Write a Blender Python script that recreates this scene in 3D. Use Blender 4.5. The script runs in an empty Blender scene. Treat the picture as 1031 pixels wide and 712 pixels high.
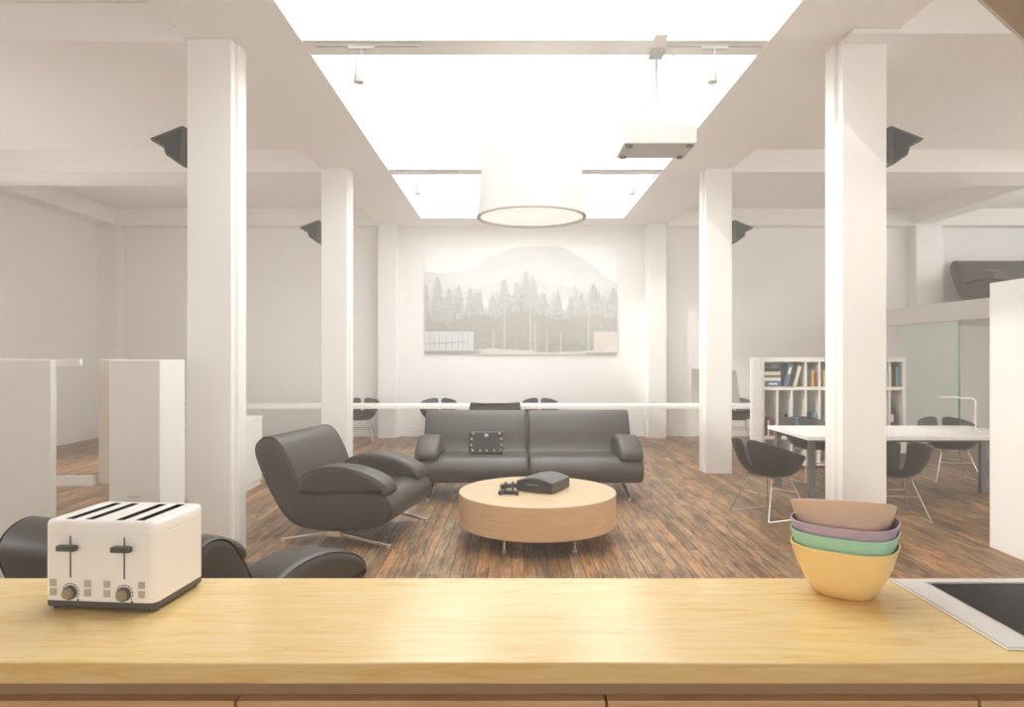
import bpy, bmesh, math, random
from mathutils import Vector, Matrix
R = math.radians
PI = math.pi
random.seed(7)
C = bpy.context.scene.collection
F = 24.0 / 36.0 * 1031      # focal length in pixels
EYE = 1.65

# ------------------------------------------------------------------ materials
def nt(name):
    m = bpy.data.materials.new(name); m.use_nodes = True
    n = m.node_tree.nodes; l = m.node_tree.links
    return m, n, l, n['Principled BSDF']

def plain(name, col, rough=0.5, metal=0.0, var=0.04, scale=6.0, bump=0.0, bscale=60.0, spec=0.5, coat=0.0):
    m, n, l, b = nt(name)
    tc = n.new('ShaderNodeTexCoord')
    no = n.new('ShaderNodeTexNoise'); no.inputs['Scale'].default_value = scale; no.inputs['Detail'].default_value = 3
    l.new(tc.outputs['Object'], no.inputs['Vector'])
    mx = n.new('ShaderNodeMix'); mx.data_type = 'RGBA'
    mx.inputs['A'].default_value = [c * (1 - var) for c in col] + [1]
    mx.inputs['B'].default_value = [min(1, c * (1 + var)) for c in col] + [1]
    l.new(no.outputs['Fac'], mx.inputs['Factor']); l.new(mx.outputs['Result'], b.inputs['Base Color'])
    b.inputs['Roughness'].default_value = rough; b.inputs['Metallic'].default_value = metal
    b.inputs['Specular IOR Level'].default_value = spec
    b.inputs['Coat Weight'].default_value = coat
    if bump:
        n2 = n.new('ShaderNodeTexNoise'); n2.inputs['Scale'].default_value = bscale
        l.new(tc.outputs['Object'], n2.inputs['Vector'])
        bp = n.new('ShaderNodeBump'); bp.inputs['Strength'].default_value = bump; bp.inputs['Distance'].default_value = 0.002
        l.new(n2.outputs['Fac'], bp.inputs['Height']); l.new(bp.outputs['Normal'], b.inputs['Normal'])
    return m

def ramp(n, stops):
    r = n.new('ShaderNodeValToRGB'); e = r.color_ramp.elements
    e[0].position, e[0].color = stops[0][0], list(stops[0][1]) + [1]
    e[1].position, e[1].color = stops[-1][0], list(stops[-1][1]) + [1]
    for p, c in stops[1:-1]:
        k = e.new(p); k.color = list(c) + [1]
    return r

def floor_mat():
    m, n, l, b = nt('weathered_plank_floor')
    tc = n.new('ShaderNodeTexCoord')
    mp = n.new('ShaderNodeMapping'); mp.inputs['Rotation'].default_value = (0, 0, PI / 2)
    l.new(tc.outputs['Object'], mp.inputs['Vector'])
    br = n.new('ShaderNodeTexBrick')
    br.inputs['Color1'].default_value = (0, 0, 0, 1); br.inputs['Color2'].default_value = (1, 1, 1, 1)
    br.inputs['Mortar'].default_value = (0.5, 0.5, 0.5, 1)
    br.inputs['Scale'].default_value = 1.0; br.inputs['Mortar Size'].default_value = 0.0032
    br.inputs['Brick Width'].default_value = 1.7; br.inputs['Row Height'].default_value = 0.092
    br.offset = 0.37; br.inputs['Bias'].default_value = 0.0
    l.new(mp.outputs['Vector'], br.inputs['Vector'])
    plank = ramp(n, [(0.0, (0.27, 0.155, 0.068)), (0.3, (0.38, 0.195, 0.085)), (0.55, (0.42, 0.265, 0.145)), (0.8, (0.54, 0.262, 0.105)), (1.0, (0.48, 0.33, 0.19))])
    l.new(br.outputs['Color'], plank.inputs['Fac'])
    # grain stretched along the planks
    mp2 = n.new('ShaderNodeMapping'); mp2.inputs['Scale'].default_value = (46, 3.2, 1)
    l.new(tc.outputs['Object'], mp2.inputs['Vector'])
    # shift the grain from plank to plank
    ad = n.new('ShaderNodeVectorMath'); ad.operation = 'MULTIPLY_ADD'
    ad.inputs[1].default_value = (9, 23, 5)
    l.new(br.outputs['Color'], ad.inputs[0]); l.new(mp2.outputs['Vector'], ad.inputs[2])
    g = n.new('ShaderNodeTexNoise'); g.inputs['Scale'].default_value = 1.0; g.inputs['Detail'].default_value = 7; g.inputs['Roughness'].default_value = 0.7; g.inputs['Distortion'].default_value = 0.6
    l.new(ad.outputs['Vector'], g.inputs['Vector'])
    gr = ramp(n, [(0.36, (0.10, 0.09, 0.085)), (0.45, (0.60, 0.60, 0.60)), (0.60, (1, 1, 1)), (0.75, (1.25, 1.22, 1.18))])
    l.new(g.outputs['Fac'], gr.inputs['Fac'])
    mu = n.new('ShaderNodeMix'); mu.data_type = 'RGBA'; mu.blend_type = 'MULTIPLY'; mu.inputs['Factor'].default_value = 0.9
    l.new(plank.outputs['Color'], mu.inputs['A']); l.new(gr.outputs['Color'], mu.inputs['B'])
    # dark worn stains
    mp3 = n.new('ShaderNodeMapping'); mp3.inputs['Scale'].default_value = (5.0, 1.1, 1)
    l.new(tc.outputs['Object'], mp3.inputs['Vector'])
    s = n.new('ShaderNodeTexNoise'); s.inputs['Scale'].default_value = 1.3; s.inputs['Detail'].default_value = 8; s.inputs['Roughness'].default_value = 0.78
    l.new(mp3.outputs['Vector'], s.inputs['Vector'])
    sr = ramp(n, [(0.38, (0.26, 0.25, 0.25)), (0.48, (0.74, 0.73, 0.72)), (0.55, (1, 1, 1)), (0.72, (1.15, 1.1, 1.05))])
    l.new(s.outputs['Fac'], sr.inputs['Fac'])
    m2 = n.new('ShaderNodeMix'); m2.data_type = 'RGBA'; m2.blend_type = 'MULTIPLY'; m2.inputs['Factor'].default_value = 0.85
    l.new(mu.outputs['Result'], m2.inputs['A']); l.new(sr.outputs['Color'], m2.inputs['B'])
    m3 = n.new('ShaderNodeMix'); m3.data_type = 'RGBA'
    l.new(br.outputs['Fac'], m3.inputs['Factor']); l.new(m2.outputs['Result'], m3.inputs['A']); m3.inputs['B'].default_value = (0.03, 0.018, 0.012, 1)
    l.new(m3.outputs['Result'], b.inputs['Base Color'])
    rr = n.new('ShaderNodeMapRange'); rr.inputs['To Min'].default_value = 0.55; rr.inputs['To Max'].default_value = 0.36
    l.new(s.outputs['Fac'], rr.inputs['Value']); l.new(rr.outputs['Result'], b.inputs['Roughness'])
    b.inputs['Specular IOR Level'].default_value = 0.45
    bp = n.new('ShaderNodeBump'); bp.inputs['Strength'].default_value = 0.25; bp.inputs['Distance'].default_value = 0.003
    l.new(gr.outputs['Color'], bp.inputs['Height']); l.new(bp.outputs['Normal'], b.inputs['Normal'])
    return m

def wood(name, c0, c1, c2, scale=(1.2, 14, 14), rough=0.3, detail=6, dist=1.0, coat=0.0, lo=0.3, hi=0.72, spec=0.5):
    m, n, l, b = nt(name)
    tc = n.new('ShaderNodeTexCoord'); mp = n.new('ShaderNodeMapping'); mp.inputs['Scale'].default_value = scale
    l.new(tc.outputs['Object'], mp.inputs['Vector'])
    g = n.new('ShaderNodeTexNoise'); g.inputs['Scale'].default_value = 1.6; g.inputs['Detail'].default_value = detail; g.inputs['Roughness'].default_value = 0.62; g.inputs['Distortion'].default_value = dist
    l.new(mp.outputs['Vector'], g.inputs['Vector'])
    r = ramp(n, [(lo, c0), ((lo + hi) / 2, c1), (hi, c2)])
    l.new(g.outputs['Fac'], r.inputs['Fac']); l.new(r.outputs['Color'], b.inputs['Base Color'])
    b.inputs['Roughness'].default_value = rough; b.inputs['Coat Weight'].default_value = coat; b.inputs['Coat Roughness'].default_value = 0.12
    b.inputs['Specular IOR Level'].default_value = spec
    return m

def glass_mat(name, tint, gloss=0.08, rough=0.0, opac=0.0, ocol=(0.7, 0.8, 0.76)):
    m = bpy.data.materials.new(name); m.use_nodes = True
    n = m.node_tree.nodes; l = m.node_tree.links; n.clear()
    o = n.new('ShaderNodeOutputMaterial'); t = n.new('ShaderNodeBsdfTransparent'); g = n.new('ShaderNodeBsdfGlossy'); x = n.new('ShaderNodeMixShader')
    no = n.new('ShaderNodeTexNoise'); no.inputs['Scale'].default_value = 2
    mx = n.new('ShaderNodeMix'); mx.data_type = 'RGBA'
    mx.inputs['A'].default_value = list(tint) + [1]; mx.inputs['B'].default_value = [min(1, c * 1.02) for c in tint] + [1]
    l.new(no.outputs['Fac'], mx.inputs['Factor']); l.new(mx.outputs['Result'], t.inputs['Color'])
    g.inputs['Roughness'].default_value = rough; x.inputs['Fac'].default_value = gloss
    l.new(t.outputs[0], x.inputs[1]); l.new(g.outputs[0], x.inputs[2])
    last = x
    if opac:
        d = n.new('ShaderNodeBsdfDiffuse'); d.inputs['Color'].default_value = list(ocol) + [1]
        x2 = n.new('ShaderNodeMixShader'); x2.inputs['Fac'].default_value = opac
        l.new(x.outputs[0], x2.inputs[1]); l.new(d.outputs[0], x2.inputs[2]); last = x2
    l.new(last.outputs[0], o.inputs['Surface'])
    return m

WALL = plain('white_wall_paint', (0.85, 0.83, 0.805), 0.7, var=0.012, scale=0.7, bump=0.05, bscale=120)
CEIL = plain('white_ceiling_paint', (0.85, 0.825, 0.795), 0.8, var=0.01, scale=0.6)
COLM = plain('white_column_enamel', (0.84, 0.825, 0.80), 0.35, var=0.01, scale=1.5)
WHITE = plain('white_lacquer', (0.80, 0.78, 0.74), 0.35, var=0.01, scale=3)
DESKW = plain('white_desk_laminate', (0.93, 0.92, 0.90), 0.3, var=0.01, scale=3)
SHELFW = plain('white_shelf_board', (0.82, 0.80, 0.76), 0.5, var=0.015, scale=3)
FLOOR = floor_mat()
LEATH = plain('black_leather', (0.042, 0.032, 0.024), 0.40, var=0.25, scale=5, bump=0.35, bscale=240, spec=0.55)
LEATH2 = plain('black_leather_piping', (0.018, 0.016, 0.014), 0.4, var=0.2, scale=5)
SHELL = plain('charcoal_shell_plastic', (0.030, 0.026, 0.024), 0.45, var=0.12, scale=6, bump=0.1, bscale=200)
CHROME = plain('polished_chrome', (0.86, 0.84, 0.81), 0.22, 0.85, var=0.02)
WIRE = plain('satin_steel_wire', (0.70, 0.68, 0.64), 0.25, 0.9, var=0.03)
DGREY = plain('dark_grey_metal', (0.09, 0.09, 0.09), 0.4, 0.5, var=0.08)
LEGG = plain('grey_painted_steel', (0.17, 0.175, 0.18), 0.4, 0.4, var=0.05)
SPK = plain('dark_taupe_housing', (0.075, 0.064, 0.054), 0.5, var=0.12, scale=9)
SPK2 = plain('black_grille_cloth', (0.028, 0.025, 0.022), 0.8, var=0.3, scale=80)
BEECH = wood('pale_beech_veneer', (0.72, 0.48, 0.26), (0.78, 0.54, 0.31), (0.82, 0.59, 0.36), (1.0, 7, 22), 0.35)
BEECHT = wood('pale_beech_top', (0.62, 0.45, 0.27), (0.68, 0.51, 0.32), (0.72, 0.56, 0.37), (1.5, 16, 16), 0.28)
MAPLE = wood('golden_maple_worktop', (0.62, 0.37, 0.10), (0.70, 0.48, 0.18), (0.73, 0.54, 0.25), (2.6, 24, 24), 0.26, detail=12, dist=.9, coat=0.4, lo=0.26, hi=0.60)
DRAWW = wood('tan_oak_drawer_front', (0.46, 0.26, 0.11), (0.56, 0.34, 0.16), (0.62, 0.41, 0.21), (1.4, 15, 15), 0.4)
SHADEDGAP = plain('recess_rail_shaded_wood', (0.34, 0.21, 0.11), 0.6, var=0.1)  # shade under the worktop edge is put into this darker wood colour
TWHITE = plain('toaster_white_enamel', (0.86, 0.83, 0.80), 0.22, var=0.01)
TDARK = plain('toaster_dark_plastic', (0.085, 0.075, 0.065), 0.45, var=0.05)
TSLOT = plain('toaster_slot_black', (0.012, 0.010, 0.014), 0.7, var=0.1, spec=.1)
TTAN = plain('toaster_tan_cap', (0.34, 0.28, 0.21), 0.35, 0.2, var=0.05)
TBUT = plain('toaster_button_beige', (0.46, 0.42, 0.35), 0.4, var=0.03)
STEEL = plain('brushed_steel', (0.78, 0.76, 0.73), 0.36, 0.6, var=0.05, scale=40)
HOBG = plain('black_hob_glass', (0.006, 0.006, 0.006), 0.16, var=0.1, spec=0.04)
GLASS = glass_mat('green_tinted_glass', (0.90, 0.97, 0.94), 0.20, 0.02, 0.60, (.90, .97, .94))
GEDGE = plain('green_glass_edge', (0.04, 0.30, 0.20), 0.15, var=0.05)
SKYG = glass_mat('clear_roof_glass', (0.89, 0.895, 0.90), 0.02)
FROST = glass_mat('frosted_divider', (0.85, 0.85, 0.82), 0.04, 0.3, 0.55, (0.50, 0.48, 0.44))
CANOPY = plain('taupe_canopy_board', (0.62, 0.57, 0.50), 0.6, var=0.03)
FITT = plain('pale_grey_fitting_paint', (0.52, 0.51, 0.49), 0.4, var=0.02)
LAMPSH = plain('white_lamp_fabric', (0.72, 0.71, 0.69), 0.8, var=0.01, bump=0.1, bscale=150)

# ------------------------------------------------------------------ mesh helpers
def B(): return bmesh.new()

def bx(bm, x0, x1, y0, y1, z0, z1, M=None, mi=0):
    v = [bm.verts.new((x, y, z)) for x in (x0, x1) for y in (y0, y1) for z in (z0, z1)]
    if M is not None:
        for a in v: a.co = M @ a.co
    fs = [(0, 1, 3, 2), (4, 6, 7, 5), (0, 4, 5, 1), (2, 3, 7, 6), (0, 2, 6, 4), (1, 5, 7, 3)]
    for f in fs:
        k = bm.faces.new([v[i] for i in f]); k.material_index = mi
    return bm

def prism(bm, poly, axis, a, b, M=None, mi=0):
    """poly = list of 2D points; axis 'x','y' or 'z' is the extrusion direction."""
    def P(p, t):
        v = {'x': (t, p[0], p[1]), 'y': (p[0], t, p[1]), 'z': (p[0], p[1], t)}[axis]
        v = Vector(v)
        return M @ v if M is not None else v
    A = [bm.verts.new(P(p, a)) for p in poly]; D = [bm.verts.new(P(p, b)) for p in poly]
    n = len(poly)
    fs = [bm.faces.new(A), bm.faces.new(D[::-1])]
    for i in range(n):
        fs.append(bm.faces.new((A[i], D[i], D[(i + 1) % n], A[(i + 1) % n])))
    for f in fs: f.material_index = mi
    return bm

def tube(bm, pts, r, seg=8, closed=False, cap=True):
    pts = [Vector(p) for p in pts]; n = len(pts)
    rr = r if isinstance(r, (list, tuple)) else [r] * n
    rings = []; up = None
    for i, p in enumerate(pts):
        if closed: d = (pts[(i + 1) % n] - pts[i - 1]).normalized()
        else: d = (pts[min(i + 1, n - 1)] - pts[max(i - 1, 0)]).normalized()
        if up is None:
            up = Vector((0, 0, 1)) if abs(d.z) < 0.9 else Vector((1, 0, 0))
        s = d.cross(up)
        if s.length < 1e-4: s = d.orthogonal()
        s.normalize(); up = s.cross(d).normalized()
        rings.append([bm.verts.new(p + rr[i] * (math.cos(2 * PI * k / seg) * s + math.sin(2 * PI * k / seg) * up)) for k in range(seg)])
    for i in range(n if closed else n - 1):
        a, b2 = rings[i], rings[(i + 1) % n]
        for k in range(seg):
            bm.faces.new((a[k], a[(k + 1) % seg], b2[(k + 1) % seg], b2[k]))
    if not closed and cap:
        bm.faces.new(rings[0][::-1]); bm.faces.new(rings[-1])
    return bm

def lathe(bm, prof, seg=32, cx=0, cy=0, M=None):
    rings = []
    for r, z in prof:
        if r < 1e-5: rings.append([bm.verts.new((cx, cy, z))])
        else: rings.append([bm.verts.new((cx + r * math.cos(2 * PI * k / seg), cy + r * math.sin(2 * PI * k / seg), z)) for k in range(seg)])
    for i in range(len(rings) - 1):
        a, b2 = rings[i], rings[i + 1]
        for k in range(seg):
            k2 = (k + 1) % seg
            if len(a) == 1 and len(b2) == 1: continue
            if len(a) == 1: bm.faces.new((a[0], b2[k], b2[k2]))
            elif len(b2) == 1: bm.faces.new((a[k], b2[0], a[k2]))
            else: bm.faces.new((a[k], b2[k], b2[k2], a[k2]))
    if M is not None:
        for rg in rings:
            for v in rg: v.co = M @ v.co
    return bm

def smooth_poly(pts, per=6):
    """closed Catmull-Rom through 2D points"""
    n = len(pts); out = []
    for i in range(n):
        p0, p1, p2, p3 = [Vector(pts[(i + k) % n]) for k in (-1, 0, 1, 2)]
        for j in range(per):
            t = j / per
            out.append(0.5 * ((2 * p1) + (-p0 + p2) * t + (2 * p0 - 5 * p1 + 4 * p2 - p3) * t * t + (-p0 + 3 * p1 - 3 * p2 + p3) * t ** 3))
    return out

def inset(poly, d):
    n = len(poly); out = []
    area = sum(poly[i].x * poly[(i + 1) % n].y - poly[(i + 1) % n].x * poly[i].y for i in range(n))
    s = 1 if area > 0 else -1
    for i in range(n):
        t = (poly[(i + 1) % n] - poly[i - 1]).normalized()
        out.append(poly[i] + s * d * Vector((-t.y, t.x)))
    return out

def pillow(bm, poly, w0, w1, r, P, steps=4):
    """solid with outline poly swept from w0 to w1 with rounded ends; P(point2d, w) -> Vector"""
    ws = []
    for k in range(steps + 1):
        a = (PI / 2) * k / steps
        ws.append((w0 + r * (1 - math.sin(a)) , r * (1 - math.cos(a))))
    ws = ws[::-1]                      # outermost first: inset = r(1-cos)
    ws = [(w0 + r * (1 - math.sin(PI / 2 * (1 - k / steps))), r * (1 - math.cos(PI / 2 * (1 - k / steps)))) for k in range(steps + 1)]
    left = [(w, d) for w, d in ws]
    right = [(w1 - (w - w0), d) for w, d in ws[::-1]]
    rings = []
    for w, d in left + right:
        q = inset(poly, d) if d > 1e-6 else poly
        rings.append([bm.verts.new(P(p, w)) for p in q])
    n = len(poly)
    for a, b2 in zip(rings, rings[1:]):
        for i in range(n):
            bm.faces.new((a[i], a[(i + 1) % n], b2[(i + 1) % n], b2[i]))
    bm.faces.new(rings[0][::-1]); bm.faces.new(rings[-1])
    return bm

def obj(name, bm, mats, parent=None, smooth=False, bevel=0, segs=2, tri=False):
    bmesh.ops.remove_doubles(bm, verts=bm.verts, dist=1e-6)
    bmesh.ops.recalc_face_normals(bm, faces=bm.faces)
    if tri:
        bmesh.ops.triangulate(bm, faces=[f for f in bm.faces if len(f.verts) > 4])
    me = bpy.data.meshes.new(name); bm.to_mesh(me); bm.free()
    for m in (mats if isinstance(mats, (list, tuple)) else [mats]): me.materials.append(m)
    if smooth:
        me.polygons.foreach_set('use_smooth', [True] * len(me.polygons))
        try: me.set_sharp_from_angle(angle=R(38))
        except Exception: pass
    o = bpy.data.objects.new(name, me); C.objects.link(o)
    if parent is not None: o.parent = parent
    if bevel:
        b = o.modifiers.new('bevel', 'BEVEL'); b.width = bevel; b.segments = segs; b.limit_method = 'ANGLE'; b.angle_limit = R(40)
        b.harden_normals = False
    return o

def tag(o, label, cat, group=None, kind=None):
    o['label'] = label; o['category'] = cat
    if group: o['group'] = group
    if kind: o['kind'] = kind
    return o

def thing(name, label, cat, loc=(0, 0, 0), rz=0, group=None, kind=None):
    o = bpy.data.objects.new(name, None); C.objects.link(o)
    o.empty_display_size = 0.1
    o.location = loc; o.rotation_euler = (0, 0, rz)
    return tag(o, label, cat, group, kind)

def struct(name, bm, m, label, cat, bevel=0, smooth=False):
    o = obj(name, bm, m, None, smooth, bevel)
    return tag(o, label, cat, None, 'structure')

def dup(root, loc, rz, label, group=None):
    r = root.copy(); C.objects.link(r); r.location = loc; r.rotation_euler = (0, 0, rz)
    r['label'] = label
    if group: r['group'] = group
    for ch in list(root.children):
        c = ch.copy(); C.objects.link(c); c.parent = r
        for g in list(ch.children):
            d = g.copy(); C.objects.link(d); d.parent = c
    return r

# ------------------------------------------------------------------ room shell
ZS, ZC, ZR = 4.19, 4.48, 5.5           # soffit, side ceiling, roof glass
XL, XR, YB, YN = -8.1, 12.0, 13.6, -4.0
struct('floor', bx(B(), XL - .2, XR + .2, YN - .2, YB + .2, -0.1, 0), FLOOR, 'weathered brown wooden plank floor running towards the back wall', 'floor')
SWL = [(2.2, 4.0), (5.2, 7.0), (8.2, 10.0)]  # unseen side wall openings, added to bring fill light into the bays
SWR = [(-1.0, 2.6), (3.0, 6.6), (7.0, 10.6)]
def side_wall(x0, x1, wins_, top):
    bm = B(); bx(bm, x0, x1, YN, YB, 0, .8); bx(bm, x0, x1, YN, YB, top, ZC + .1)
    ys = [YN] + [y for w_ in wins_ for y in w_] + [YB]
    for i in range(0, len(ys), 2): bx(bm, x0, x1, ys[i], ys[i + 1], .8, top)
    return bm
SIDES = ((XL - .2, XL - .13, SWL, 2.9, 'cabinet'), (XR, XR + .07, SWR, 4.4, 'mezzanine'))
struct('wall_left', side_wall(XL - .2, XL, SWL, 2.9), WALL, 'plain white side wall behind the tall white cabinets', 'wall')
struct('wall_back', bx(B(), XL - .2, XR + .2, YB, YB + .2, 0, ZC + .1), WALL, 'long white end wall carrying the forest picture', 'wall')
struct('wall_right', side_wall(XR, XR + .2, SWR, 4.4), WALL, 'white side wall beyond the mezzanine', 'wall')
bm = B(); wins = [(-3.4, -1.1), (1.3, 3.6)]  # unseen openings behind the camera, added as front fill for the kitchen
bx(bm, XL, XR, YN - .2, YN, 0, 1.0); bx(bm, XL, XR, YN - .2, YN, 3.0, ZC + .1)
xs = [XL] + [x for w_ in wins for x in w_] + [XR]
for i in range(0, len(xs), 2): bx(bm, xs[i], xs[i + 1], YN - .2, YN, 1.0, 3.0)
struct('wall_front', bm, WALL, 'white kitchen wall opposite the forest picture wall, with two added windows', 'wall')
for i, (a, b_) in enumerate(wins):
    bm = B()
    for q in ((a, a + .06), ((a + b_) / 2 - .03, (a + b_) / 2 + .03), (b_ - .06, b_)): bx(bm, q[0], q[1], YN - .14, YN - .06, 1.0, 3.0)
    bx(bm, a + .06, b_ - .06, YN - .14, YN - .06, 1.0, 1.06); bx(bm, a + .06, b_ - .06, YN - .14, YN - .06, 2.94, 3.0)
    struct('fill_window_%d' % (i + 1), bm, WHITE, 'added white framed kitchen window %s outside the view' % ('behind the toaster side', 'behind the hob side')[i], 'fill_window')
for j, (x0_, xx, ws_, top, nm_) in enumerate(SIDES):
    for i, (a, b_) in enumerate(ws_):
        bm = B()
        for q in ((a, a + .06), ((a + b_) / 2 - .03, (a + b_) / 2 + .03), (b_ - .06, b_)): bx(bm, xx, xx + .06, q[0], q[1], .8, top)
        bx(bm, xx, xx + .06, a + .06, b_ - .06, .8, .86); bx(bm, xx, xx + .06, a + .06, b_ - .06, top - .06, top)
        struct('fill_window_%d' % (3 + i + 3 * j), bm, WHITE, 'added white framed side window %s outside the view, %s side' % (('near the kitchen', 'beside the worktop', 'beside the seating')[i], nm_), 'fill_window')
# ceilings
struct('ceiling', bx(B(), XL - .2, -2.3, YN - .2, YB, ZC, ZC + .15), CEIL, 'white ceiling over the side bay with the tall cabinets', 'ceiling')
struct('ceiling', bx(B(), 2.7, XR + .2, YN - .2, YB, ZC, ZC + .15), CEIL, 'white ceiling over the side bay with the mezzanine', 'ceiling')
# soffits round the skylight well (hollow edge beams)
WX0, WX1, WY0, WY1 = -1.71, 2.09, 2.2, 12.81
struct('trim_1', bx(B(), -2.63, WX0, YN, YB, ZS, ZC + .3), CEIL, 'wide white ceiling soffit along the skylight over the armchairs', 'soffit')
struct('trim_2', bx(B(), WX1, 3.03, YN, YB, ZS, ZC + .3), CEIL, 'wide white ceiling soffit along the skylight over the dining side', 'soffit')
struct('trim_3', bx(B(), WX0, WX1, WY1, YB, ZS, ZC + .3), CEIL, 'white soffit strip between skylight and forest picture wall', 'soffit')
struct('trim_4', bx(B(), WX0, WX1, YN, WY0, ZS, ZC + .3), CEIL, 'white soffit strip over the kitchen', 'soffit')
# well upstands
struct('wall_well_left', bx(B(), WX0 - .12, WX0, WY0, WY1, ZC + .3, ZR), WALL, 'white upstand of the skylight on the armchair side', 'wall')
struct('wall_well_right', bx(B(), WX1, WX1 + .12, WY0, WY1, ZC + .3, ZR), WALL, 'white upstand of the skylight on the dining side', 'wall')
struct('wall_well_back', bx(B(), WX0 - .12, WX1 + .12, WY1, WY1 + .12, ZC + .3, ZR), WALL, 'white upstand at the far end of the skylight', 'wall')
struct('wall_well_front', bx(B(), WX0 - .12, WX1 + .12, WY0 - .12, WY0, ZC + .3, ZR), WALL, 'white upstand of the skylight over the kitchen', 'wall')
# roof glazing
bm = B()
for x in (WX0, WX1 - .04): bx(bm, x, x + .04, WY0, WY1, ZR - .02, ZR + .08)
y = WY0
while y < WY1 + .01:
    bx(bm, WX0, WX1, y - .02, y + .02, ZR - .02, ZR + .06); y += (WY1 - WY0) / 5
sk = thing('skylight', 'long glazed skylight with white bars over the seating area', 'skylight', kind='structure')
obj('frame', bm, COLM, sk)
obj('pane', bx(B(), WX0, WX1, WY0, WY1, ZR + .03, ZR + .036), SKYG, sk)

# transverse beams
def beam(name, x0, x1, y0, y1, z0, z1, label, bev=.006):
    return struct(name, bx(B(), x0, x1, y0, y1, z0, z1), COLM if x0 == WX0 else CEIL, label, 'beam', bev)
beam('beam', XL, -2.63, 5.50, 6.10, 4.17, ZC, 'white ceiling beam meeting the big column beside the toaster')
beam('beam', XL, -2.63, 9.46, 10.25, 4.165, ZC, 'white cross beam over the middle of the cabinet side bay')
beam('beam', XL, -2.63, 13.30, YB, 4.15, ZC, 'white beam along the top of the end wall, cabinet side')
beam('beam', 3.03, XR, 5.40, 6.10, 4.165, ZC, 'white ceiling beam meeting the big column near the bowls')
tag(obj('beam_cap', prism(B(), [(2.67, 5.33), (XR, 5.33), (XR, 5.397), (3.6, 5.397), (3.6, 5.497), (2.67, 5.497)], 'z', 4.150, 4.188), COLM, bevel=.004), 'thin white ledge running off the top of the big column near the bowls', 'ledge', None, 'structure')
beam('beam', 3.03, XR, 9.46, 10.25, 4.165, ZC, 'white cross beam over the bookcase side bay')
beam('beam', 3.03, XR, 13.30, YB, 4.15, ZC, 'white beam along the top of the end wall, mezzanine side')
beam('beam', XL, -7.72, YN, 13.30, 4.17, ZC, 'white beam running along the top of the side wall behind cabinets')
beam('beam', 7.80, 8.14, YN, 13.30, 4.17, ZC, 'white beam running lengthwise above the mezzanine edge')
beam('beam', WX0, WX1, 5.56, 5.84, 4.20, 4.48, 'white beam crossing the skylight nearest the kitchen, carrying the projector pole')
beam('beam', WX0, WX1, 9.46, 9.74, 4.20, 4.53, 'white beam crossing the skylight beyond the drum lamp')

# columns
def column(x0, x1, y0, dz, label, inner):
    t = thing('column', label, 'column', kind='structure')
    bm = B(); bx(bm, x0, x1, y0, y0 + .055, 0, dz)
    obj('front_flange', bm, COLM, t, bevel=.008)
    bm = B(); bx(bm, x0 + .012, x1 - .012, y0 + .055, y0 + .10, 0, dz)
    obj('web', bm, COLM, t)
    a, b_ = (x0, x1 + .02) if inner > 0 else (x0 - .02, x1)
    bm = B(); bx(bm, a, b_, y0 + .10, y0 + .26, 0, dz)
    obj('rear_flange', bm, COLM, t, bevel=.008)
    return t
for y0, nm in ((5.50, ('big white column behind the toaster', 'big white column behind the stacked bowls')),
               (9.37, ('white column between black armchair and long desk', 'white column beside the bookcase and nearest shell chair')),
               (13.33, ('slim white column against the end wall beside the picture, armchair side', 'slim white column against the end wall beside the picture, dining side'))):
    column(-2.62, -2.26, y0, ZS, nm[0], 1)
    column(2.66, 3.02, y0, ZS, nm[1], -1)
struct('column', bx(B(), XL, -7.72, 13.34, YB, 0, 4.15), COLM, 'corner pilaster where side wall and end wall meet', 'column', .006)
struct('column', bx(B(), 7.90, 8.42, 13.34, YB, 2.52, 4.15), COLM, 'pilaster rising behind the mezzanine edge', 'column', .006)

# mezzanine
MX = 7.4
tag(obj('mezzanine_slab', bx(B(), MX, XR, 6.2, YB, 2.20, 2.52), COLM, bevel=.005), 'white mezzanine floor slab carrying the upper sofa', 'mezzanine', None, 'structure')
0 and struct('wall_mezzanine', bx(B(), 9.6, 9.75, 3.0, YB, 0, 2.20), plain('grey_wall_paint', (0.42, 0.37, 0.33), .7, var=.02), 'grey wall deep under the mezzanine', 'wall')
gp = thing('glass_partition', 'green tinted glass panel under the mezzanine edge', 'glass partition')
obj('glass_pane', bx(B(), MX + .05, MX + .065, 11.39, 13.10, 0.0, 2.20), GLASS, gp)
obj('polished_edge', bx(B(), MX + .045, MX + .07, 11.375, 11.39, 0.0, 2.20), GEDGE, gp)['label'] = 'dark green polished glass edge'
tag(obj('partition_block', bx(B(), 4.07, 4.75, 1.2, 5.82, 0, 2.25), COLM, bevel=.006), 'plain white full height block at the picture edge beside the desk table', 'partition')
# door-free back of the under-mezzanine space uses the end wall

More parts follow.
